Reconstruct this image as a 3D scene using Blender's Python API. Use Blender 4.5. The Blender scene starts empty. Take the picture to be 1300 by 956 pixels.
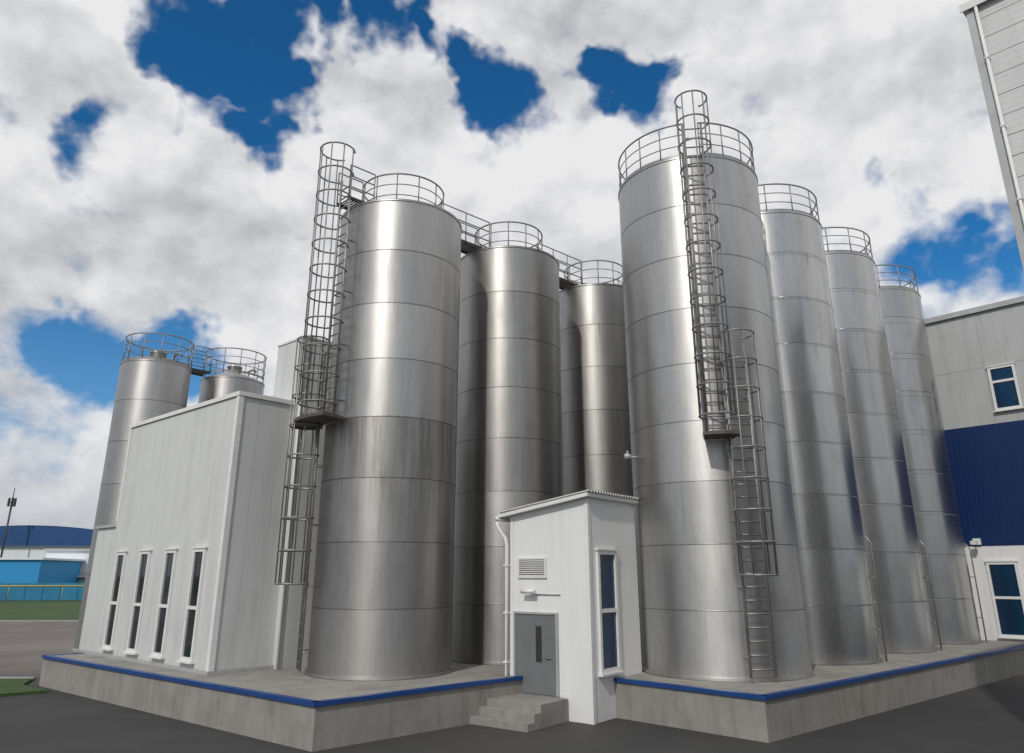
import bpy, math, random
from math import sin, cos, pi, radians, atan2, sqrt
from mathutils import Vector, Matrix
random.seed(7)
scene = bpy.context.scene
coll = scene.collection

# ------------------------------------------------------------ helpers
class MB:
    """mesh builder"""
    def __init__(s): s.v=[]; s.f=[]; s.sm=[]
    def add(s, vs, fs, smooth=False):
        o=len(s.v); s.v+= [tuple(p) for p in vs]
        for f in fs: s.f.append(tuple(i+o for i in f)); s.sm.append(smooth)
    def box(s, a, b):
        x0,y0,z0=a; x1,y1,z1=b
        if x0>x1:x0,x1=x1,x0
        if y0>y1:y0,y1=y1,y0
        if z0>z1:z0,z1=z1,z0
        s.add([(x0,y0,z0),(x1,y0,z0),(x1,y1,z0),(x0,y1,z0),(x0,y0,z1),(x1,y0,z1),(x1,y1,z1),(x0,y1,z1)],
              [(0,3,2,1),(4,5,6,7),(0,1,5,4),(1,2,6,5),(2,3,7,6),(3,0,4,7)])
    def tube(s, pts, r, n=6, closed=False):
        pts=[Vector(p) for p in pts]; m=len(pts); vs=[]; fs=[]
        for i,p in enumerate(pts):
            if closed: d=(pts[(i+1)%m]-pts[i-1])
            elif i==0: d=pts[1]-p
            elif i==m-1: d=p-pts[i-1]
            else: d=(pts[i+1]-p).normalized()+(p-pts[i-1]).normalized()
            d.normalize()
            up=Vector((0,0,1)) if abs(d.z)<.9 else Vector((1,0,0))
            a=d.cross(up).normalized(); b=d.cross(a)
            for k in range(n):
                t=2*pi*k/n
                vs.append(p+a*(r*cos(t))+b*(r*sin(t)))
        segs=m if closed else m-1
        for i in range(segs):
            j=(i+1)%m
            for k in range(n):
                l=(k+1)%n
                fs.append((i*n+k,i*n+l,j*n+l,j*n+k))
        if not closed:
            fs.append(tuple(range(n))[::-1]); fs.append(tuple((m-1)*n+k for k in range(n)))
        s.add(vs,fs,True)
    def revolve(s, prof, n=96, smooth=True, c=(0,0)):
        vs=[];fs=[]
        for r,z in prof:
            for k in range(n):
                t=2*pi*k/n; vs.append((c[0]+r*cos(t),c[1]+r*sin(t),z))
        for i in range(len(prof)-1):
            for k in range(n):
                l=(k+1)%n
                fs.append((i*n+k,i*n+l,(i+1)*n+l,(i+1)*n+k))
        s.add(vs,fs,smooth)
    def prism(s, poly, z0, z1):
        n=len(poly)
        s.add([(x,y,z0) for x,y in poly]+[(x,y,z1) for x,y in poly],
              [tuple(range(n))[::-1], tuple(range(n,2*n))]+[(i,(i+1)%n,n+(i+1)%n,n+i) for i in range(n)])
    def obj(s, name, mat, parent=None, loc=(0,0,0), rz=0, label=None, cat=None, kind=None, group=None, bevel=0):
        me=bpy.data.meshes.new(name); me.from_pydata(s.v,[],s.f); me.update()
        for p,sm in zip(me.polygons,s.sm): p.use_smooth=sm
        me.materials.append(mat)
        o=bpy.data.objects.new(name,me); coll.objects.link(o)
        o.location=loc; o.rotation_euler=(0,0,rz)
        if parent: o.parent=parent
        if label:o["label"]=label
        if cat:o["category"]=cat
        if kind:o["kind"]=kind
        if group:o["group"]=group
        if bevel:
            m=o.modifiers.new("bevel",'BEVEL'); m.width=bevel; m.segments=2; m.limit_method='ANGLE'
        return o
def empty(name, loc, rz=0, label=None, cat=None, group=None, parent=None):
    e=bpy.data.objects.new(name,None); coll.objects.link(e); e.location=loc; e.rotation_euler=(0,0,rz)
    e.empty_display_size=.3
    if parent: e.parent=parent
    if label:e["label"]=label
    if cat:e["category"]=cat
    if group:e["group"]=group
    return e

# ------------------------------------------------------------ node helper
class NT:
    def __init__(s, nt): s.nt=nt; s.n=nt.nodes; s.l=nt.links
    def node(s,t,**kw):
        x=s.n.new(t)
        for k,v in kw.items(): setattr(x,k,v)
        return x
    def set(s,inp,v):
        if isinstance(v,bpy.types.NodeSocket): s.l.new(v,inp)
        else: inp.default_value=v
    def math(s,op,a,b=None,c=None,clamp=False):
        x=s.node('ShaderNodeMath',operation=op,use_clamp=clamp); s.set(x.inputs[0],a)
        if b is not None: s.set(x.inputs[1],b)
        if c is not None: s.set(x.inputs[2],c)
        return x.outputs[0]
    def vmath(s,op,a,b=None,out=0):
        x=s.node('ShaderNodeVectorMath',operation=op); s.set(x.inputs[0],a)
        if b is not None: s.set(x.inputs[1],b)
        return x.outputs[out]
    def noise(s,vec,scale,detail=4,rough=.5,dist=0,out=0):
        x=s.node('ShaderNodeTexNoise'); s.set(x.inputs['Vector'],vec); x.inputs['Scale'].default_value=scale
        x.inputs['Detail'].default_value=detail; x.inputs['Roughness'].default_value=rough; x.inputs['Distortion'].default_value=dist
        return x.outputs[out]
    def ramp(s,v,a,b,c=0.,d=1.,smooth=True):
        x=s.node('ShaderNodeMapRange'); x.interpolation_type='SMOOTHSTEP' if smooth else 'LINEAR'
        s.set(x.inputs[0],v); x.inputs[1].default_value=a; x.inputs[2].default_value=b; x.inputs[3].default_value=c; x.inputs[4].default_value=d
        return x.outputs[0]
    def mix(s,f,a,b,blend='MIX'):
        x=s.node('ShaderNodeMix',data_type='RGBA',blend_type=blend); s.set(x.inputs[0],f)
        for i,v in ((6,a),(7,b)):
            if isinstance(v,tuple) and len(v)==3: v=v+(1,)
            s.set(x.inputs[i],v)
        return x.outputs[2]
    def comb(s,x_,y_,z_):
        x=s.node('ShaderNodeCombineXYZ'); s.set(x.inputs[0],x_); s.set(x.inputs[1],y_); s.set(x.inputs[2],z_); return x.outputs[0]
    def sep(s,v):
        x=s.node('ShaderNodeSeparateXYZ'); s.set(x.inputs[0],v); return x.outputs
def newmat(name):
    m=bpy.data.materials.new(name); m.use_nodes=True
    t=NT(m.node_tree); b=m.node_tree.nodes['Principled BSDF']
    return m,t,b
def bump(t,b,h,strength=.3,dist=.02):
    x=t.node('ShaderNodeBump'); x.inputs['Strength'].default_value=strength; x.inputs['Distance'].default_value=dist
    t.set(x.inputs['Height'],h); t.l.new(x.outputs[0],b.inputs['Normal'])

def simple(name,col,rough=.5,metal=0,var=.12,scale=3.,bmp=0):
    m,t,b=newmat(name)
    oc=t.node('ShaderNodeTexCoord').outputs['Object']
    n=t.noise(oc,scale,3,.6)
    f=t.ramp(n,.3,.7,1-var,1+var,False)
    c=t.node('ShaderNodeVectorMath',operation='SCALE'); c.inputs[0].default_value=col; t.l.new(f,c.inputs['Scale'])
    t.l.new(c.outputs[0],b.inputs['Base Color'])
    b.inputs['Roughness'].default_value=rough; b.inputs['Metallic'].default_value=metal
    if bmp: bump(t,b,t.noise(oc,scale*6,4,.6),bmp,.02)
    return m

def steel(name, hc, base=(.56,.55,.53), dirt=.25, band=None, rough=.42, seed=0., aniso=.5):
    m,t,b=newmat(name)
    oc=t.node('ShaderNodeTexCoord').outputs['Object']
    X,Y,Z=t.sep(oc)
    rnd=t.node('ShaderNodeObjectInfo').outputs['Random']
    az=t.math('ARCTAN2',Y,X)
    zc=t.math('DIVIDE',Z,hc); ci=t.math('FLOOR',zc); fr=t.math('FRACT',zc)
    wn=t.node('ShaderNodeTexWhiteNoise',noise_dimensions='2D')
    t.l.new(t.comb(t.math('ADD',ci,seed),t.math('MULTIPLY',rnd,37.),0),wn.inputs['Vector'])
    wv=wn.outputs['Value']
    pa=t.math('ADD',t.math('MULTIPLY',az,3/(2*pi)),t.math('MULTIPLY',wv,5.))
    pa=t.math('ADD',pa,20.)
    pf=t.math('FRACT',pa); pi_=t.math('FLOOR',pa)
    wn2=t.node('ShaderNodeTexWhiteNoise',noise_dimensions='2D'); t.l.new(t.comb(pi_,t.math('ADD',ci,seed+3.3),0),wn2.inputs['Vector'])
    w2=wn2.outputs['Value']
    e=t.math('MINIMUM',fr,t.math('SUBTRACT',1.,fr)); hs=t.ramp(e,.003,.015,1.,0.)
    ev=t.math('MINIMUM',pf,t.math('SUBTRACT',1.,pf)); vs=t.ramp(ev,.001,.004,.4,0.)
    seam=t.math('MAXIMUM',hs,vs)
    xs=t.vmath('MULTIPLY',oc,(1.,1.,.06)); st=t.noise(t.vmath('ADD',xs,t.comb(0,0,t.math('MULTIPLY',ci,3.7))),4.5,5,.7)
    fine=t.noise(t.vmath('MULTIPLY',oc,(1.,1.,.03)),28.,2,.6)
    bl=t.noise(t.vmath('ADD',t.vmath('MULTIPLY',oc,(1,1,.5)),t.comb(t.math('MULTIPLY',rnd,50.),0,0)),.7,4,.6)
    drip=t.math('MULTIPLY',t.ramp(fr,.45,1.,0.,1.),t.ramp(st,.52,.75,0.,1.))
    drip=t.math('MULTIPLY',drip,t.ramp(w2,.35,.9))
    dk=t.math('MULTIPLY',drip,dirt)
    dk=t.math('ADD',dk,t.math('MULTIPLY',t.ramp(bl,.52,.72),.14))
    if band:
        lo,hi,amt=band
        inb=t.math('MULTIPLY',t.ramp(Z,lo-.02,lo+.02),t.ramp(Z,hi-.02,hi+.02,1.,0.))
        dn=t.ramp(Z,hi-3.*hc,hi,.15,1.,True)
        bd=t.math('MULTIPLY',inb,t.math('ADD',amt*.45,t.math('MULTIPLY',t.math('MULTIPLY',t.ramp(st,.42,.70),dn),amt*1.)))
        dk=t.math('ADD',dk,bd)
    tone=t.math('ADD',.87,t.math('MULTIPLY',wv,.10))
    tone=t.math('ADD',tone,t.math('MULTIPLY',w2,.12))
    tone=t.math('ADD',tone,t.math('MULTIPLY',t.math('SUBTRACT',fine,.5),.30))
    tone=t.math('ADD',tone,t.math('MULTIPLY',t.math('SUBTRACT',st,.5),.24))
    tone=t.math('ADD',tone,t.math('MULTIPLY',t.math('SUBTRACT',bl,.5),.32))
    tone=t.math('SUBTRACT',tone,t.math('MULTIPLY',seam,.45))
    tone=t.math('MULTIPLY',tone,t.math('SUBTRACT',1.,dk,clamp=True))
    c=t.node('ShaderNodeVectorMath',operation='SCALE'); c.inputs[0].default_value=base; t.l.new(tone,c.inputs['Scale'])
    col=t.mix(t.math('MULTIPLY',dk,.5,clamp=True),c.outputs[0],(.20,.175,.15))
    t.l.new(col,b.inputs['Base Color'])
    b.inputs['Metallic'].default_value=1.
    r=t.math('ADD',rough-.06,t.math('MULTIPLY',wv,.05))
    r=t.math('ADD',r,t.math('MULTIPLY',bl,.08)); r=t.math('ADD',r,t.math('MULTIPLY',dk,.2)); r=t.math('ADD',r,t.math('MULTIPLY',fine,.05),clamp=True)
    t.l.new(r,b.inputs['Roughness'])
    b.inputs['Anisotropic'].default_value=aniso; b.inputs['Anisotropic Rotation'].default_value=.25
    tg=t.node('ShaderNodeTangent',direction_type='RADIAL',axis='Z'); t.l.new(tg.outputs[0],b.inputs['Tangent'])
    h=t.math('ADD',t.noise(t.vmath('ADD',t.vmath('MULTIPLY',oc,(1,1,.4)),t.comb(0,0,t.math('MULTIPLY',ci,9.))),.9,1,.5),t.math('MULTIPLY',fine,.014))
    bump(t,b,h,.26,.10)
    return m

def panel(name,col,axis='Y',pitch=.25,rough=.45,dirt=.15,ribs=.4,ribdark=.04):
    m,t,b=newmat(name)
    oc=t.node('ShaderNodeTexCoord').outputs['Object']; s=t.sep(oc)
    if axis=='XY': c=t.math('ADD',s[0],s[1])
    else: c=s['XYZ'.index(axis)]
    fr=t.math('FRACT',t.math('DIVIDE',c,pitch)); e=t.math('ABSOLUTE',t.math('SUBTRACT',fr,.5))
    rib=t.ramp(e,.42,.48)
    n=t.noise(t.vmath('MULTIPLY',oc,(1,1,.12)),2.2,5,.65); n2=t.noise(oc,.5,4,.6)
    low=t.ramp(s[2],0.,2.5,.6,0.)
    d=t.math('MULTIPLY',t.ramp(n,.42,.75),dirt); d=t.math('ADD',d,t.math('MULTIPLY',t.ramp(n2,.45,.8),dirt*.7))
    d=t.math('ADD',d,t.math('MULTIPLY',low,dirt*.8)); d=t.math('ADD',d,t.math('MULTIPLY',rib,ribdark),clamp=True)
    t.l.new(t.mix(d,col,tuple(x*.35+.02 for x in col)),b.inputs['Base Color'])
    b.inputs['Roughness'].default_value=rough
    bump(t,b,t.math('ADD',t.math('MULTIPLY',rib,-1.),t.math('MULTIPLY',n2,.6)),ribs,.015)
    return m

def concrete(name,col,sc=1.):
    m,t,b=newmat(name)
    oc=t.node('ShaderNodeTexCoord').outputs['Object']
    n=t.noise(oc,.7*sc,6,.65); n2=t.noise(t.vmath('MULTIPLY',oc,(1,1,.15)),3*sc,5,.6); n3=t.noise(oc,25*sc,3,.6)
    f=t.math('ADD',t.math('MULTIPLY',t.ramp(n,.35,.7),.45),t.math('MULTIPLY',t.ramp(n2,.45,.7),.35),clamp=True)
    c=t.mix(f,col,tuple(x*.5 for x in col)); c=t.mix(t.ramp(n3,.4,.7,0.,.18),c,(.08,.08,.07))
    t.l.new(c,b.inputs['Base Color']); b.inputs['Roughness'].default_value=.85
    bump(t,b,n3,.3,.01); return m

def asphalt(name):
    m,t,b=newmat(name)
    oc=t.node('ShaderNodeTexCoord').outputs['Object']
    big=t.noise(oc,.06,5,.6,.5); mid=t.noise(t.vmath('MULTIPLY',oc,(.25,1,1)),.5,5,.65); fine=t.noise(oc,40,3,.7)
    c=t.mix(t.ramp(big,.35,.65),(.10,.088,.077),(.17,.145,.125))
    c=t.mix(t.ramp(mid,.5,.72,0.,.5),c,(.20,.175,.155)); c=t.mix(t.ramp(fine,.45,.75,0.,.35),c,(.18,.17,.16))
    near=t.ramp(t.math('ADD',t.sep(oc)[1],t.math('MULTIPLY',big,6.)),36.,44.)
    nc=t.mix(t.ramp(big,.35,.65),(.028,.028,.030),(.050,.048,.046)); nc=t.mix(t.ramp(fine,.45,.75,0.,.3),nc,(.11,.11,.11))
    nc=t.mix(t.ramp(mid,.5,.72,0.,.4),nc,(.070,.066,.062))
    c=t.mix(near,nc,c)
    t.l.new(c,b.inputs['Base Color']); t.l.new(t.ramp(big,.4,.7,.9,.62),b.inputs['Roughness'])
    bump(t,b,fine,.5,.01); return m

def grass(name):
    m,t,b=newmat(name)
    oc=t.node('ShaderNodeTexCoord').outputs['Object']
    n=t.noise(oc,.12,6,.65); n2=t.noise(oc,6,5,.7)
    c=t.mix(t.ramp(n,.35,.65),(.035,.075,.015),(.06,.10,.022)); c=t.mix(t.ramp(n2,.4,.7),c,(.02,.045,.008))
    t.l.new(c,b.inputs['Base Color']); b.inputs['Roughness'].default_value=.9; bump(t,b,n2,.8,.08); return m

M_tube=simple('galvanized_tube',(.30,.295,.29),.5,.6,.2,2.)
M_grate=simple('dark_grating',(.07,.065,.06),.6,.6,.25,6.)
M_rust=simple('weathered_platform',(.12,.105,.095),.7,.4,.3,6.)
M_white=panel('white_ribbed_panel',(.77,.775,.77),'XY',1.1,.42,.09,.12,.04)
M_left=panel('pale_ribbed_panel',(.62,.63,.62),'XY',.9,.42,.20,.16,.06)
M_box=panel('pale_box_panel',(.60,.61,.60),'XY',.6,.42,.2,.2)
M_grey=panel('grey_wall_panel',(.45,.46,.46),'XY',.28,.5,.22,.4)
M_tall=panel('grey_siding',(.62,.63,.63),'Z',.18,.5,.2,.35)
M_blue=panel('blue_wall_panel',(.003,.021,.100),'XY',.28,.38,.12,.35)
M_trimw=simple('white_trim',(.74,.74,.73),.4,0,.05,1.5)
M_trimg=simple('grey_trim',(.42,.43,.43),.45,.2,.1,2.)
M_bluetrim=simple('blue_trim',(.008,.050,.20),.4,0,.15,1.2)
M_frame=simple('window_frame_white',(.74,.74,.73),.4,0,.05,2.)
M_door=simple('grey_door_paint',(.17,.18,.185),.4,.1,.08,1.5)
M_dark=simple('dark_rubber',(.03,.03,.03),.5,0,.1,3)
M_conc=concrete('concrete',(.31,.295,.27))
M_conc2=concrete('concrete_kerb',(.38,.37,.35),.6)
M_asph=asphalt('asphalt'); M_grass=grass('grass')
M_roofc=panel('corrugated_roof',(.50,.50,.49),'X',.18,.6,.3,.9)
M_cyan=panel('cyan_wall',(.02,.28,.60),'XY',.6,.6,.15,.3)
M_hallw=panel('hall_wall',(.74,.77,.80),'XY',1.,.6,.15,.3)
M_hallb=simple('blue_roof_sheet',(.010,.06,.19),.45,0,.1,.2)
M_fence=simple('blue_fence_paint',(.02,.19,.34),.5,0,.15,.3)
M_yellow=simple('yellow_pipe_paint',(.50,.38,.08),.5,0,.05,1.)
def glassmat(name,col,lo=.3):
    m,t,b=newmat(name); oc=t.node('ShaderNodeTexCoord').outputs['Object']
    n=t.noise(t.vmath('MULTIPLY',oc,(1.,1.,.25)),.7,2,.5)
    t.l.new(t.mix(t.ramp(n,.3,.7),col,tuple(x*lo for x in col)),b.inputs['Base Color'])
    b.inputs['Roughness'].default_value=.05; b.inputs['Specular IOR Level'].default_value=.5; 
    bump(t,b,n,.03,.1); return m
M_glass=glassmat('dark_glass',(.03,.04,.05)); M_glassb=glassmat('blue_glass',(.004,.042,.105),.5)

# ------------------------------------------------------------ silo parts
PZ=1.2   # podium top
def ring_pts(r,z,n=48,a0=0,a1=2*pi,closed=True,c=(0,0)):
    m=n if closed else n+1
    return [(c[0]+r*cos(a0+(a1-a0)*i/n),c[1]+r*sin(a0+(a1-a0)*i/n),z) for i in range(m)]

def caged_ladder(par,R,phi,z0,z1,c0,c1,cr=.62,hw=.36,name='caged_ladder'):
    rr=R+.30
    er=Vector((cos(phi),sin(phi),0)); et=Vector((-sin(phi),cos(phi),0))
    P=lambda r,s,z: er*r+et*s+Vector((0,0,z))
    e=empty(name,(0,0,0),parent=par)
    b=MB()
    for s in (-hw,hw): b.tube([P(rr,s,z0),P(rr,s,z1)],.050,6)
    z=z0+.25
    while z<z1-.1:
        b.tube([P(rr,-hw,z),P(rr,hw,z)],.031,5); z+=.42
    z=z0+.6
    while z<min(z1,H_cur):
        for s in (-hw,hw): b.tube([P(R-.01,s,z),P(rr,s,z)],.028,5)
        z+=2.16
    b.obj('ladder',M_tube,e)
    b=MB()
    cc=rr+cr*.68
    a0=radians(143); angs=[-a0+2*a0*i/16 for i in range(17)]
    nh=max(2,int(round((c1-c0)/1.08)))
    def hoop(z): return [P(rr,-hw,z)]+[P(cc+cr*cos(a),cr*sin(a),z) for a in angs]+[P(rr,hw,z)]
    for i in range(nh+1):
        b.tube(hoop(c0+(c1-c0)*i/nh),.036,5)
    for a in (-2.1,-1.4,-.7,0,.7,1.4,2.1):
        b.tube([P(cc+cr*cos(a),cr*sin(a),c0),P(cc+cr*cos(a),cr*sin(a),c1)],.029,5)
    b.obj('safety_cage',M_tube,e)
    return e

def rest_platform(par,R,phi_a,phi_b,z):
    b=MB(); r0=R+.12; r1=R+1.28
    n=6; poly=[]
    for i in range(n+1):
        a=phi_a+(phi_b-phi_a)*i/n; poly.append((r0*cos(a),r0*sin(a)))
    for i in range(n,-1,-1):
        a=phi_a+(phi_b-phi_a)*i/n; k=r1-.12*abs(i-n/2)/(n/2); poly.append((k*cos(a),k*sin(a)))
    b.prism(poly,z-.12,z)
    b.obj('rest_platform',M_rust,par)

def guard_rail(par,r,z,h=1.4,gap=None,step=20,rails=3):
    b=MB()
    if gap is None: a0,a1,cl=0,2*pi,True
    else: a0,a1,cl=gap[1],gap[0]+2*pi,False
    for k in range(rails):
        b.tube(ring_pts(r,z+h*(k+1)/rails,64,a0,a1,cl),.036 if k==rails-1 else .022,6,cl)
    n=64; pts=ring_pts(r,z,64,a0,a1,cl); vs=[];fs=[]
    m=len(pts)
    for x,y,zz in pts: vs+= [(x,y,zz),(x,y,zz+.12)]
    for i in range(m if cl else m-1):
        j=(i+1)%m; fs.append((2*i,2*j,2*j+1,2*i+1))
    b.add(vs,fs)
    for k in range(step+(0 if cl else 1)):
        a=a0+(a1-a0)*k/step
        b.tube([(r*cos(a),r*sin(a),z-.05),(r*cos(a),r*sin(a),z+h)],.029,5)
    b.obj('guard_rail',M_tube,par)

H_cur=0
def silo(x,y,zb,R,H,courses,mat,label,rail_r=None,gap=None,cap=True,group='stainless steel storage silos',rh=1.4,rstep=16,cone=.38):
    global H_cur; H_cur=H
    e=empty('storage_silo',(x,y,zb),0,label,'silo',group)
    hc=H/courses
    b=MB()
    b.revolve([(R,.0),(R,H)],160)
    b.revolve([(R,.10),(R+.07,.10)],96,False); b.revolve([(R+.07,.10),(R+.07,0)],96)
    for i in range(1,courses):
        z=i*hc
        b.revolve([(R-.002,z-.02),(R+.010,z-.008),(R+.010,z+.008),(R-.002,z+.02)],128)
    b.revolve([(R+.03,H-.07),(R+.03,H+.004)],128); b.revolve([(R,H-.07),(R+.03,H-.07)],96,False)
    b.obj('tank_shell',mat,e)
    b=MB(); b.revolve([(R+.03,H+.004),(R-.05,H+.03),(R*.5,H+cone*.6),(.001,H+cone)],96)
    b.obj('tank_roof',mat,e)
    if cap:
        b=MB(); b.revolve([(.42,H+cone*.5),(.42,H+cone+.22),(.46,H+cone+.22),(.46,H+cone+.30),(.2,H+cone+.38),(.001,H+cone+.38)],28)
        b.obj('roof_hatch',mat,e)
        b=MB(); b.tube([(R*.45,.2,H),(R*.45,.2,H+.8),(R*.45+.25,.2,H+.95),(R*.45+.45,.2,H+.75)],.07,8)
        b.obj('vent_pipe',M_tube,e)
    guard_rail(e,rail_r or R-.06,H+.04+(0 if (rail_r is None) else cone*.3),rh,gap,rstep)
    return e
def sensor(s,R,phi,z):
    b=MB(); er=Vector((cos(phi),sin(phi),0)); p=er*(R-.02)+Vector((0,0,z)); q=er*(R+.35)+Vector((0,0,z+.03))
    b.tube([p,q],.05,8); b.tube([q-er*.08,q+er*.14],.11,10); b.tube([q+er*.02,q+er*.02+Vector((0,0,.22))],.035,6)
    b.obj('level_sensor',M_trimg,s)

HL=17.6
st1=steel('steel_stained',HL/8,band=(.1,4*HL/8,.30),seed=1.,base=(.51,.497,.48))
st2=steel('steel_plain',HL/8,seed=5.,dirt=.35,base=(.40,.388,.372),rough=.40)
sA=silo(-4.75,29.0,PZ,2.56,HL,8,st1,'tall steel silo with caged side ladder and stained lower half',1.75,None,rh=1.45,rstep=12)
caged_ladder(sA,2.56,radians(201),.15,11.6,3.0,12.1)
caged_ladder(sA,2.56,radians(224),8.9,HL+1.3,9.3,HL+2.3,cr=.70)
rest_platform(sA,2.56,radians(188),radians(238),8.85)
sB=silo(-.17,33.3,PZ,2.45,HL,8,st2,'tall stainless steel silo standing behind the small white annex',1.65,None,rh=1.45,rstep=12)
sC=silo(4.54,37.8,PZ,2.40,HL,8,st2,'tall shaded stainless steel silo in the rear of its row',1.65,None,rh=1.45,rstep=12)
HR=19.4
st3=steel('steel_bright',HR/9,seed=9.,dirt=.25,base=(.53,.522,.51),rough=.40)
st4=steel('steel_row',19.4/9,seed=14.,dirt=.3,base=(.50,.495,.485),rough=.24,aniso=.3)
sD=silo(7.69,29.1,PZ,2.96,HR,9,st3,'tallest stainless steel silo with two caged ladders on its front',None,(radians(256),radians(268)),rh=1.5,rstep=18)
caged_ladder(sD,2.96,radians(262),8.0,HR+1.3,8.6,HR+2.1,cr=.62)
caged_ladder(sD,2.96,radians(276.5),.15,11.4,3.3,11.6,cr=.60,hw=.42)
rest_platform(sD,2.96,radians(254),radians(272),8.0)
sensor(sD,2.96,radians(192),7.6)
sE=silo(12.4,33.5,PZ,2.75,19.3,9,st4,'tall stainless steel silo with roof guard rail beside the tallest silo',rstep=14)
sF=silo(17.05,37.9,PZ,2.72,19.25,9,st4,'tall stainless steel silo with roof guard rail on concrete podium',rstep=14)
sG=silo(21.75,42.3,PZ,2.75,19.0,9,st4,'tall steel silo with roof guard rail next to blue banded wall',rstep=14)
for s,R in ((sE,2.75),(sF,2.72),(sG,2.75)):
    a=radians(-32); b=MB(); r=R+.22
    b.tube([(r*cos(a),r*sin(a),.05),(r*cos(a),r*sin(a),4.6),((R+.02)*cos(a),(R+.02)*sin(a),4.9)],.035,8)
    for z in (1.2,3.2): b.tube([(R*cos(a),R*sin(a),z),(r*cos(a),r*sin(a),z)],.025,5)
    b.obj('filling_pipe',M_tube,s)
st5=steel('steel_small',15.9/7,seed=21.,dirt=.4,base=(.50,.49,.48))
silo(-20.5,41.2,0,1.85,15.9,7,st5,'smaller stainless steel silo behind the pale panelled building',rh=1.5,rstep=12,cone=.6)
silo(-17.4,44.85,0,1.85,15.9,7,st5,'smaller stainless steel silo with domed roof behind pale building',1.8,rh=1.5,rstep=12,cone=.75)

def walkway(a,b,z,w=.9,rh=1.45,label=''):
    a=Vector((a[0],a[1],0)); b_=Vector((b[0],b[1],0)); d=b_-a; L=d.length; rz=atan2(d.y,d.x)
    e=empty('roof_walkway',(a.x,a.y,z),rz,label,'walkway','roof walkways between silos')
    m=MB()
    m.box((0,-w/2,-.10),(L,-w/2+.05,.06)); m.box((0,w/2-.05,-.10),(L,w/2,.06))
    k=.05
    while k<L-.03: m.box((k,-w/2+.05,-.02),(k+.04,w/2-.05,.03)); k+=.11
    m.obj('grating_deck',M_grate,e)
    for s in (-w/2,w/2):
        m=MB()
        for k in (1,2,3): m.tube([(0,s,rh*k/3),(L,s,rh*k/3)],.028,6)
        n=max(1,int(round(L/1.2)))
        for i in range(n+1): m.tube([(L*i/n,s,0),(L*i/n,s,rh)],.028,5)
        m.obj('side_railing',M_tube,e)
def pt(c,r,a): return (c[0]+r*cos(a),c[1]+r*sin(a))
cA,cB,cC=(-4.75,29.0),(-.17,33.3),(4.54,37.8)
h1=atan2(cB[1]-cA[1],cB[0]-cA[0]); h2=atan2(cC[1]-cB[1],cC[0]-cB[0])
zt=PZ+HL+.20
walkway(pt(cA,1.75,h1),pt(cB,1.65,h1+pi),zt,label='steel grating walkway with railings joining two silo roofs')
walkway(pt(cB,1.65,h2),pt(cC,1.65,h2+pi),zt,label='steel grating walkway with railings joining two silo roofs')
walkway(pt(cA,1.78,radians(224)),pt(cA,2.95,radians(224)),zt,label='short grating walkway from ladder top to silo roof rail')
hb=atan2(44.85-41.2,3.1)
walkway(pt((-20.5,41.2),1.8,hb),pt((-17.4,44.85),1.8,hb+pi),16.15,label='short railed walkway joining two smaller silo roofs')

# ------------------------------------------------------------ windows/doors
def window(par,axis,u0,u1,z0,z1,out,transoms=(),mull=(),glass=None,fw=.09,name='window'):
    e=empty(name,(0,0,0),parent=par)
    def bx(b,ua,ub,za,zb,d0,d1):
        if axis=='x': b.box((out-d1,ua,za),(out-d0,ub,zb))
        else: b.box((ua,out-d1,za),(ub,out-d0,zb))
    b=MB(); D=.10
    bx(b,u0,u0+fw,z0,z1,0,D); bx(b,u1-fw,u1,z0,z1,0,D)
    bx(b,u0+fw,u1-fw,z0,z0+fw,0,D); bx(b,u0+fw,u1-fw,z1-fw,z1,0,D)
    for t in transoms: bx(b,u0+fw,u1-fw,t-fw/2,t+fw/2,0,D-.015)
    for t in mull: bx(b,t-fw/2,t+fw/2,z0+fw,z1-fw,0,D-.02)
    b.obj('frame',M_frame,e)
    b=MB(); bx(b,u0+fw,u1-fw,z0+fw,z1-fw,.004,.03); b.obj('glass',glass or M_glass,e)
    b=MB(); bx(b,u0-.08,u1+.08,z0-.07,z0-.003,.002,.18); b.obj('sill',M_trimw,e)
    b=MB(); bx(b,u0-.05,u1+.05,z1+.003,z1+.06,.002,.14); b.obj('lintel_flashing',M_trimw,e)
    return e
def part(name,mat,par,*boxes):
    for a,c in boxes:
        b=MB(); b.box(a,c); b.obj(name,mat,par)

# ------------------------------------------------------------ left building
A=radians(48)
LB=empty('panelled_building',(-10.5,27.9,PZ),A,'pale ribbed metal panel building with four narrow tall windows','building')
b=MB(); b.box((0,0,0),(6,10.1,10.0)); b.obj('wall',M_left,LB)
b=MB(); b.add([(-.05,-.05,0),(.16,-.05,0),(.16,-.002,0),(-.002,-.002,0),(-.002,.16,0),(-.05,.16,0),(-.05,-.05,9.9),(.16,-.05,9.9),(.16,-.002,9.9),(-.002,-.002,9.9),(-.002,.16,9.9),(-.05,.16,9.9)],
   [(0,1,7,6),(1,2,8,7),(2,3,9,8),(3,4,10,9),(4,5,11,10),(5,0,6,11),(6,7,8,9,10,11)]); b.obj('corner_trim',M_trimw,LB)
part('corner_trim',M_trimw,LB,((-.03,9.98,5.6),(-.002,10.14,9.9)))
b=MB(); b.box((-.06,-.06,10.0),(6.1,10.2,10.06)); b.box((-.075,-.075,9.91),(-.05,10.2,10.08)); b.box((-.05,-.075,9.91),(6.10,-.05,10.08))
b.obj('roof',M_trimw,LB)
b=MB(); b.box((.15,10.1,0),(6,12.6,5.4)); b.obj('side_wing_wall',M_left,LB)
b=MB(); b.box((.03,10.103,5.4),(6.1,12.75,5.52)); b.obj('side_wing_roof',M_trimg,LB)
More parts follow.
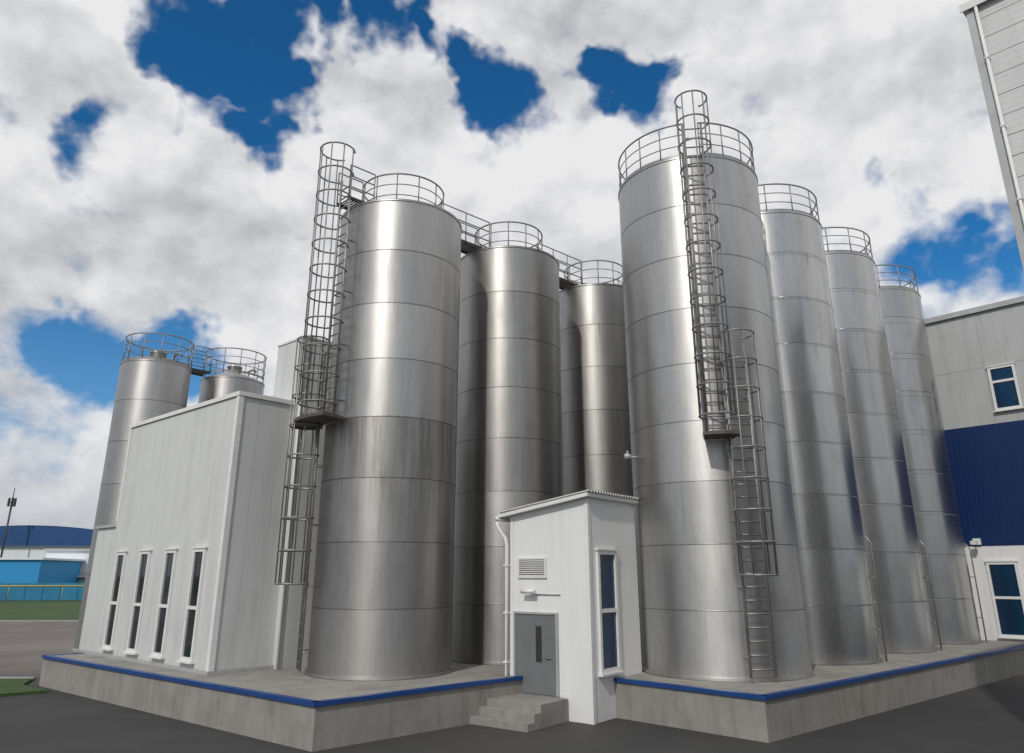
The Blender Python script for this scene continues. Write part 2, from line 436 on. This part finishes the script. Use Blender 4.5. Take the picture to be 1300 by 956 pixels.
b=MB(); b.box((-.10,-.10,-.0),(-.055,12.7,.12)); b.box((-.055,-.10,-.0),(6.0,-.055,.12)); b.obj('base_flashing',M_trimg,LB)
for yc in (1.62,4.01,6.39,8.83):
    window(LB,'x',yc-.46,yc+.46,.35,4.25,-.002,transoms=(2.15,),glass=M_glass,fw=.12)
SE=empty('service_enclosure',(-10.5,27.9,PZ),A,'tall narrow pale grey panelled enclosure between building and silo','enclosure')
b=MB(); b.box((2.45,-.30,.0),(5.0,1.8,12.8)); b.obj('wall',M_box,SE)
b=MB(); b.box((2.40,-.35,12.803),(5.05,1.85,12.88)); b.obj('roof',M_trimw,SE)
b=MB(); b.tube([(2.44,-.34,0),(2.44,-.34,12.7)],.04,6); b.obj('corner_trim',M_trimw,SE)

# ------------------------------------------------------------ annex
AX=empty('entrance_annex',(2.57,25.9,0),radians(53),'small white panelled annex with grey door and sloping roof','building')
yl=3.25; xd=3.4; zr=7.03; zl=6.55
b=MB(); b.add([(0,0,0),(xd,0,0),(xd,yl,0),(0,yl,0),(0,0,zr),(xd,0,zr),(xd,yl,zl),(0,yl,zl)],
   [(0,3,2,1),(4,5,6,7),(0,1,5,4),(1,2,6,5),(2,3,7,6),(3,0,4,7)]); b.obj('wall',M_white,AX)
sl=(zl-zr)/yl
def rz_(y,o): return zr+sl*y+o
b=MB()
y0,y1=-.18,yl+.42
b.add([(-.28,y0,rz_(y0,.01)),(xd+.1,y0,rz_(y0,.01)),(xd+.1,y1,rz_(y1,.01)),(-.28,y1,rz_(y1,.01)),
       (-.28,y0,rz_(y0,.13)),(xd+.1,y0,rz_(y0,.13)),(xd+.1,y1,rz_(y1,.13)),(-.28,y1,rz_(y1,.13))],
   [(0,3,2,1),(4,5,6,7),(0,1,5,4),(1,2,6,5),(2,3,7,6),(3,0,4,7)])
rf=b.obj('roof',M_trimw,AX)
b=MB(); n=180; vs=[];fs=[]
for i in range(n+1):
    x=-.24+(xd+.3)*i/n; dz=.05*sin(i*pi/4.5)
    vs+=[(x,y0-.08,rz_(y0,.19)+dz),(x,y1,rz_(y1,.19)+dz)]
for i in range(n): fs.append((2*i,2*i+2,2*i+3,2*i+1))
b.add(vs,fs,True); b.obj('corrugated_sheet',M_roofc,rf)
b=MB(); b.add([(-.04,-.04,0),(.12,-.04,0),(.12,-.003,0),(-.003,-.003,0),(-.003,.12,0),(-.04,.12,0),(-.04,-.04,zr-.02),(.12,-.04,zr-.02),(.12,-.003,zr-.02),(-.003,-.003,zr-.02),(-.003,.12,zr-.03),(-.04,.12,zr-.03)],
   [(0,1,7,6),(1,2,8,7),(2,3,9,8),(3,4,10,9),(4,5,11,10),(5,0,6,11),(6,7,8,9,10,11)]); b.obj('corner_trim',M_trimw,AX)
part('corner_trim',M_trimw,AX,((-.03,yl-.12,0),(-.003,yl+.03,zl-.02)))
b=MB(); b.tube([(-.3,yl+.46,rz_(y1,-.02)),(xd,yl+.46,rz_(y1,-.02))],.085,8); b.obj('gutter',M_trimw,AX)
b=MB()
b.tube([(-.22,yl+.48,6.40),(-.22,yl+.46,6.2),(-.16,yl+.14,5.75),(-.14,yl+.10,5.5),(-.14,yl+.10,.9),(-.3,yl+.10,.7)],.07,10)
for z in (1.6,3.2,4.8): b.box((-.23,yl+.01,z),(-.05,yl+.19,z+.06))
b.obj('downpipe',M_trimw,AX)
dz0=PZ-.5; dz1=PZ+2.08
d=empty('door',(0,0,0),parent=AX)
b=MB(); b.box((-.05,1.33,dz0),(-.003,3.02,dz1-.07)); b.obj('leaf',M_door,d,bevel=.008)
b=MB(); b.box((-.09,1.25,dz0),(-.003,1.327,dz1)); b.box((-.09,3.023,dz0),(-.003,3.10,dz1)); b.box((-.09,1.327,dz1-.067),(-.003,3.023,dz1)); b.obj('door_frame',M_trimg,d)
b=MB(); b.box((-.062,1.92,dz0+1.0),(-.052,2.16,dz1-.45)); b.obj('vision_panel',M_dark,d)
b=MB(); b.tube([(-.05,1.52,dz0+1.15),(-.12,1.52,dz0+1.15),(-.12,1.74,dz0+1.15)],.02,6); b.box((-.062,1.48,dz0+.98),(-.051,1.56,dz0+1.24)); b.obj('handle',M_tube,d)
b=MB(); b.box((-.07,1.70,PZ+3.2),(-.003,1.76,PZ+3.88)); b.box((-.07,2.86,PZ+3.2),(-.003,2.92,PZ+3.88)); b.box((-.07,1.76,PZ+3.2),(-.003,2.86,PZ+3.26)); b.box((-.07,1.76,PZ+3.82),(-.003,2.86,PZ+3.88))
for i in range(8):
    z=PZ+3.27+i*.069
    b.add([(-.075,1.76,z),(-.075,2.86,z),(-.01,2.86,z+.045),(-.01,1.76,z+.045)],[(0,1,2,3)])
b.obj('ventilation_louvre',M_trimw,AX)
b=MB(); b.box((-.006,1.765,PZ+3.27),(-.003,2.855,PZ+3.81)); b.obj('louvre_backing',M_dark,AX)
b=MB(); b.box((-.06,2.28,PZ+2.58),(-.003,2.38,PZ+2.78)); b.tube([(-.04,2.33,PZ+2.72),(-.30,2.33,PZ+2.80)],.025,6); b.tube([(-.26,2.06,PZ+2.76),(-.26,2.60,PZ+2.76)],.08,12); b.obj('wall_lamp',M_trimw,AX)
b=MB(); b.tube([(-.03,2.25,PZ+2.66),(-.03,1.15,PZ+2.66)],.022,6); b.obj('cable_conduit',M_trimg,AX)
window(AX,'y',.45,1.75,PZ+.22,PZ+4.1,-.003,transoms=(PZ+2.15,),glass=M_glassb,fw=.13)
b=MB(); b.box((-1.6,.9,.004),(-.06,3.4,dz0-.02)); b.box((-1.95,.9,.004),(-1.603,3.4,.46)); b.box((-2.3,.9,.004),(-1.953,3.4,.23)); 
b.obj('entrance_steps',M_conc,AX,bevel=.01)

# ------------------------------------------------------------ podium
poly=[(-20.1,34.4),(-5.33,22.1),(0.55,27.75),(1.6,28.8),(3.0,28.3),(3.35,27.15),(7.2,23.2),(26.75,40.5),(18.2,50.4),(14,54),(3,50),(-15.2,38.8)]
PO=empty('concrete_podium',(0,0,0),0,'raised concrete podium with blue edge trim under silos and buildings','podium')
b=MB(); b.prism(poly,0.004,PZ-.003); b.obj('podium_slab',M_conc,PO)
b=MB()
def edge(p,q):
    p=Vector((*p,0)); q=Vector((*q,0)); d=(q-p).normalized(); n=Vector((d.y,-d.x,0)); a=p+n*.07-d*.05; c=q+n*.07+d*.05; e=p-n*.14-d*.05; f=q-n*.14+d*.05
    v=[a,c,f,e]; b.add([(w.x,w.y,PZ-.10) for w in v]+[(w.x,w.y,PZ+.02) for w in v],[(0,3,2,1),(4,5,6,7),(0,1,5,4),(1,2,6,5),(2,3,7,6),(3,0,4,7)])
for i in (0,1,5,6): edge(poly[i],poly[i+1])
edge((-15.2,38.8),(-20.1,34.4))
b.obj('blue_edge_trim',M_bluetrim,PO)

# ------------------------------------------------------------ main building (right)
MBD=empty('production_building',(28.15,42.5,0),radians(41),'large grey panelled production building with wide dark blue band','building')
T=19.8; B1=12.9
b=MB(); b.box((0,-14,0),(30,26,6.08)); b.obj('lower_wall',M_white,MBD)
b=MB(); b.box((-.03,-14,6.083),(30,26,B1)); b.obj('blue_band',M_blue,MBD)
b=MB(); b.box((0,-14,B1+.003),(30,26,T))
b.obj('upper_wall',M_grey,MBD)
b=MB()
for z in (16.3,): b.box((-.012,-14,z),(-.002,26,z+.03))
for y in range(-12,26,6): b.box((-.014,y,B1+.1),(-.002,y+.04,T))
b.obj('panel_joints',M_trimg,MBD)
b=MB(); b.box((-.15,-14.1,T),(30,26.1,T+.18)); b.box((-.19,-14.1,T-.12),(-.153,26.1,T+.2)); b.obj('roof',M_trimg,MBD)
b=MB(); b.box((-.08,-14,0),(-.002,26,.5)); b.obj('plinth',M_conc,MBD)
for (u0,u1,z0,z1,tr,gl) in ((-1.52,-.12,13.6,16.2,(15.3,),M_glassb),(.30,1.85,1.25,5.2,(3.3,),M_glassb),(-6.4,-4.9,13.6,16.2,(15.3,),M_glassb),(-6.4,-4.85,1.25,5.2,(3.3,),M_glassb)):
    window(MBD,'x',u0,u1,z0,z1,-.035,transoms=tr,glass=gl,fw=.14)
b=MB(); b.box((-.14,1.9,6.15),(-.032,2.3,6.5)); b.tube([(-.1,2.1,6.3),(-.5,2.1,6.25)],.03,6); b.box((-.75,1.95,6.15),(-.45,2.25,6.35)); b.obj('wall_lamp',M_trimw,MBD)

TB=empty('tall_warehouse',(12.0,16.0,0),radians(43),'tall pale warehouse clad in horizontal siding with corner downpipe','building')
b=MB(); b.box((0.04,-12,0),(10,-.04,18.7)); b.obj('core_wall',M_tall,TB)
b=MB(); z=0.3
while z<18.6:
    h=min(.58,18.7-z); b.box((0,-11.98,z),(.037,-.02,z+h-.02)); z+=.58
b.obj('siding',M_tall,TB)
part('corner_trim',M_trimg,TB,((-.05,-.14,0),(.0,.03,18.6)),((.003,-.017,0),(.2,.03,18.6)))
b=MB(); b.box((-.12,-12.1,18.703),(10.1,.10,18.8)); b.box((-.15,-12.1,18.62),(-.123,.13,18.84)); b.obj('roof',M_trimw,TB)
b=MB(); b.tube([(-.11,-.22,18.6),(-.11,-.22,.3)],.04,10)
for z in range(1,18,2): b.box((-.16,-.27,z),(-.01,-.17,z+.05))
b.obj('downpipe',M_trimw,TB)

# ------------------------------------------------------------ ground
b=MB(); b.add([(-2500,-2500,0),(2500,-2500,0),(2500,2500,0),(-2500,2500,0)],[(0,1,2,3)]); b.obj('ground',M_grass,kind='structure')
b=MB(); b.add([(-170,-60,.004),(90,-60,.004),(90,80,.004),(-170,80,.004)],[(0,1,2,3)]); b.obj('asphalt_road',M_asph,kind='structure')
b=MB(); b.box((-170,80.0,0),(90,80.3,.13)); b.obj('kerb',M_conc2,kind='structure')
isl=[(-60,35.9),(-21.3,35.9),(-20.6,34.1),(-18.5,32.4),(-23,29),(-60,29)]
b=MB(); b.prism(isl,.0,.11); b.obj('grass_verge',M_grass,kind='structure')
b=MB(); b.box((-60,35.92,.008),(-21.3,36.18,.15)); b.obj('kerb',M_conc2,kind='structure')

# ------------------------------------------------------------ far background (left)
p0=Vector((-190,128,0)); p1=Vector((-40,150,0)); d=(p1-p0); L=d.length; rz=atan2(d.y,d.x)
fe=empty('boundary_fence',p0,rz,'long blue boundary fence beyond the yard','fence')
b=MB(); b.box((0,0,.1),(L,.06,3.1)); b.obj('fence_panels',M_fence,fe)
b=MB(); b.box((0,-.10,0),(.10,-.01,3.15)); fp=b.obj('fence_post',M_fence,fe)
k=3
while k<L:
    o=fp.copy(); coll.objects.link(o); o.location=(k,0,0); o.parent=fe; k+=3
pp=MB(); pp.tube([(0,0,2.6),(L,0,2.6)],.13,8); k=2
while k<L: pp.tube([(k,0,0),(k,0,2.6)],.05,6); k+=9
pp.obj('gas_pipe',M_yellow,None,(p0.x,p0.y-3,0),rz,'yellow overhead pipe on posts before the blue fence','pipe')
cb=empty('low_building',(-138,150,0),radians(6),'low bright blue building behind the fence','building')
b=MB(); b.box((0,0,0),(44,18,7.4)); b.obj('wall',M_cyan,cb)
b=MB(); b.box((-.5,-.5,7.4),(44.5,18.5,7.8)); b.obj('roof',M_hallw,cb)
wb=empty('low_building',(-104,172,0),radians(8),'low white building with dark openings behind the fence','building')
b=MB(); b.box((0,0,0),(60,16,9.6)); b.obj('wall',M_hallw,wb)
b=MB(); b.box((-.5,-.5,9.6),(60.5,16.5,10.1)); b.obj('roof',M_trimg,wb)
for i in range(5):
    b=MB(); b.box((5+i*11,-.1,5.6),(7.5+i*11,-.02,7.2)); b.obj('window',M_glass,wb)
b=MB(); b.add([(-1,-2,4.0),(61,-2,4.0),(61,0,5.0),(-1,0,5.0)],[(0,1,2,3)]); b.obj('awning',M_trimg,wb)
hb_=empty('storage_hall',(-172,207,0),radians(4),'long white hall with curved dark blue roof','building')
b=MB(); b.box((0,0,0),(80,40,12.0)); b.obj('wall',M_hallw,hb_)
b=MB(); vs=[];fs=[];n=24
for i in range(n+1):
    t=i/n; x=-1+82*t; z=12.3+5.2*sin(pi*t)
    vs+=[(x,-1,12.0),(x,-1,z),(x,41,z)]
for i in range(n):
    k=3*i; fs+=[(k,k+3,k+4,k+1),(k+1,k+4,k+5,k+2)]
b.add(vs,fs); b.obj('roof',M_hallb,hb_)
ma=empty('telecom_mast',(-134.5,203,0),0,'thin grey telecom mast with antenna panels','mast')
b=MB(); b.tube([(0,0,0),(0,0,24.5)],.24,8); b.tube([(0,0,24.5),(0,0,27)],.10,6); b.obj('mast_pole',M_dark,ma)
for a in (0,2.1,4.2):
    b=MB(); b.box((.8*cos(a)-.22,.8*sin(a)-.22,22),(.8*cos(a)+.22,.8*sin(a)+.22,24.2)); b.tube([(0,0,23),(.8*cos(a),.8*sin(a),23)],.1,5)
    b.obj('antenna_panel',M_dark,ma)

# ------------------------------------------------------------ world
w=bpy.data.worlds.new("World"); scene.world=w; w.use_nodes=True
t=NT(w.node_tree); bg=w.node_tree.nodes['Background']
S=Vector((-.34,-.80,.74)).normalized()
sky=t.node('ShaderNodeTexSky',sky_type='NISHITA'); sky.sun_disc=False
sky.sun_elevation=math.asin(S.z); sky.sun_rotation=atan2(S.x,S.y); sky.air_density=1.; sky.dust_density=.4; sky.ozone_density=2.
dirv=t.node('ShaderNodeTexCoord').outputs['Generated']
def g(az,el): a,e=radians(az),radians(el); return (sin(a)*cos(e),cos(a)*cos(e),sin(e))
dz=t.sep(dirv)[2]
cv=t.vmath('MULTIPLY',dirv,(1.,1.,1.3))
wobc=t.vmath('SUBTRACT',t.noise(dirv,6.5,4,.6,out=1),(.5,.5,.5))
wcv=t.vmath('ADD',cv,t.vmath('MULTIPLY',wobc,(.05,.05,.05)))
n1=t.noise(wcv,4.6,9,.55)
n1b=t.noise(t.vmath('ADD',wcv,(-.012,-.006,.034)),4.6,6,.52)
n2=t.noise(t.vmath('ADD',cv,(4.,2.,1.)),2.2,2,.5)
wd=t.vmath('NORMALIZE',t.vmath('ADD',dirv,t.vmath('MULTIPLY',wobc,(.28,.28,.24))))
gaps=[(-31,37.5,3.4,.12),(-26.5,37,3.4,.14),(-22.5,33,2.8,.14),(-20,29.8,2.2,.12),(-20,40.5,3.,.13),(-15,40.2,2.2,.11),(-10,39,2.2,.13),(-5.5,38,2.1,.13),(-2.2,36,2.2,.14),(5.5,37.4,1.9,.13),(9.5,36.6,2.1,.15),(13,35.8,1.9,.13),(27,25,2.4,.14),(33,21.5,2.6,.12),(-36,15.5,2.4,.15),(-31.5,14.4,2.3,.14),(-26.5,14.8,2.,.12),(-31,26.8,2.6,.13),(-35,30.5,2.,.10),(38,19,3.,.1)]
puffs=[(-13.5,33,5.0,.10),(-31.2,30.2,1.7,.12),(-32,20.5,6,.08),(-19,22.5,5.5,.08),(22,34,10,.10),(-39,31,3.5,.10),(3,31,6,.08),(1,43,4,.12),(30,29,6,.08)]
dens=t.math('ADD',t.math('MULTIPLY',t.math('SUBTRACT',n1,.5),1.35),.645)
dens=t.math('ADD',dens,t.math('MULTIPLY',t.math('SUBTRACT',n2,.5),.22))
for lst,sg in ((gaps,-1),(puffs,1)):
    for az,el,r,wt in lst:
        dt=t.vmath('DOT_PRODUCT',wd,g(az,el),out=1)
        k=t.ramp(dt,cos(radians(r*1.8)),cos(radians(r*.1)),0.,wt*sg*1.35)
        dens=t.math('ADD',dens,k)
mask=t.ramp(dens,.41,.62)
sh=t.math('MULTIPLY',t.math('SUBTRACT',n1,n1b),3.8)
sh=t.math('ADD',sh,t.ramp(n2,.35,.65,.98,.58,False))
sh=t.math('ADD',sh,t.ramp(dens,.55,1.0,.10,-.30,False))
sh=t.math('SUBTRACT',sh,t.ramp(dz,.05,.35,.20,0.),clamp=True)
K=10.
ccol=t.mix(sh,(.34*K,.355*K,.39*K),(.82*K,.82*K,.83*K))
skyc=t.mix(1.,sky.outputs[0],(.14,.64,.98),'MULTIPLY')
skyc=t.mix(t.ramp(dz,.0,.40,.75,0.),skyc,(2.2,3.9,6.2))
tot=t.mix(mask,skyc,ccol)
hz=t.ramp(dz,-.02,.20,.6,0.)
tot=t.mix(hz,tot,(4.2,4.6,5.2))
t.l.new(tot,bg.inputs[0]); bg.inputs[1].default_value=.1

sd=bpy.data.lights.new('sun','SUN'); sd.energy=2.0; sd.angle=radians(1.2); sd.color=(1,.96,.89)
so=bpy.data.objects.new('sun',sd); coll.objects.link(so); so.rotation_euler=S.to_track_quat('Z','Y').to_euler(); so.location=(0,-20,60)

# ------------------------------------------------------------ camera
cd=bpy.data.cameras.new('camera'); co=bpy.data.objects.new('camera',cd); coll.objects.link(co)
co.location=(0,0,4.5); co.rotation_euler=(radians(90+17.53),0,0)
cd.sensor_width=36; cd.lens=26.03; cd.shift_y=-.0346; cd.clip_end=6000; cd.clip_start=.1
scene.camera=co
scene.view_settings.view_transform='Standard'; scene.view_settings.look='None'; scene.view_settings.exposure=0
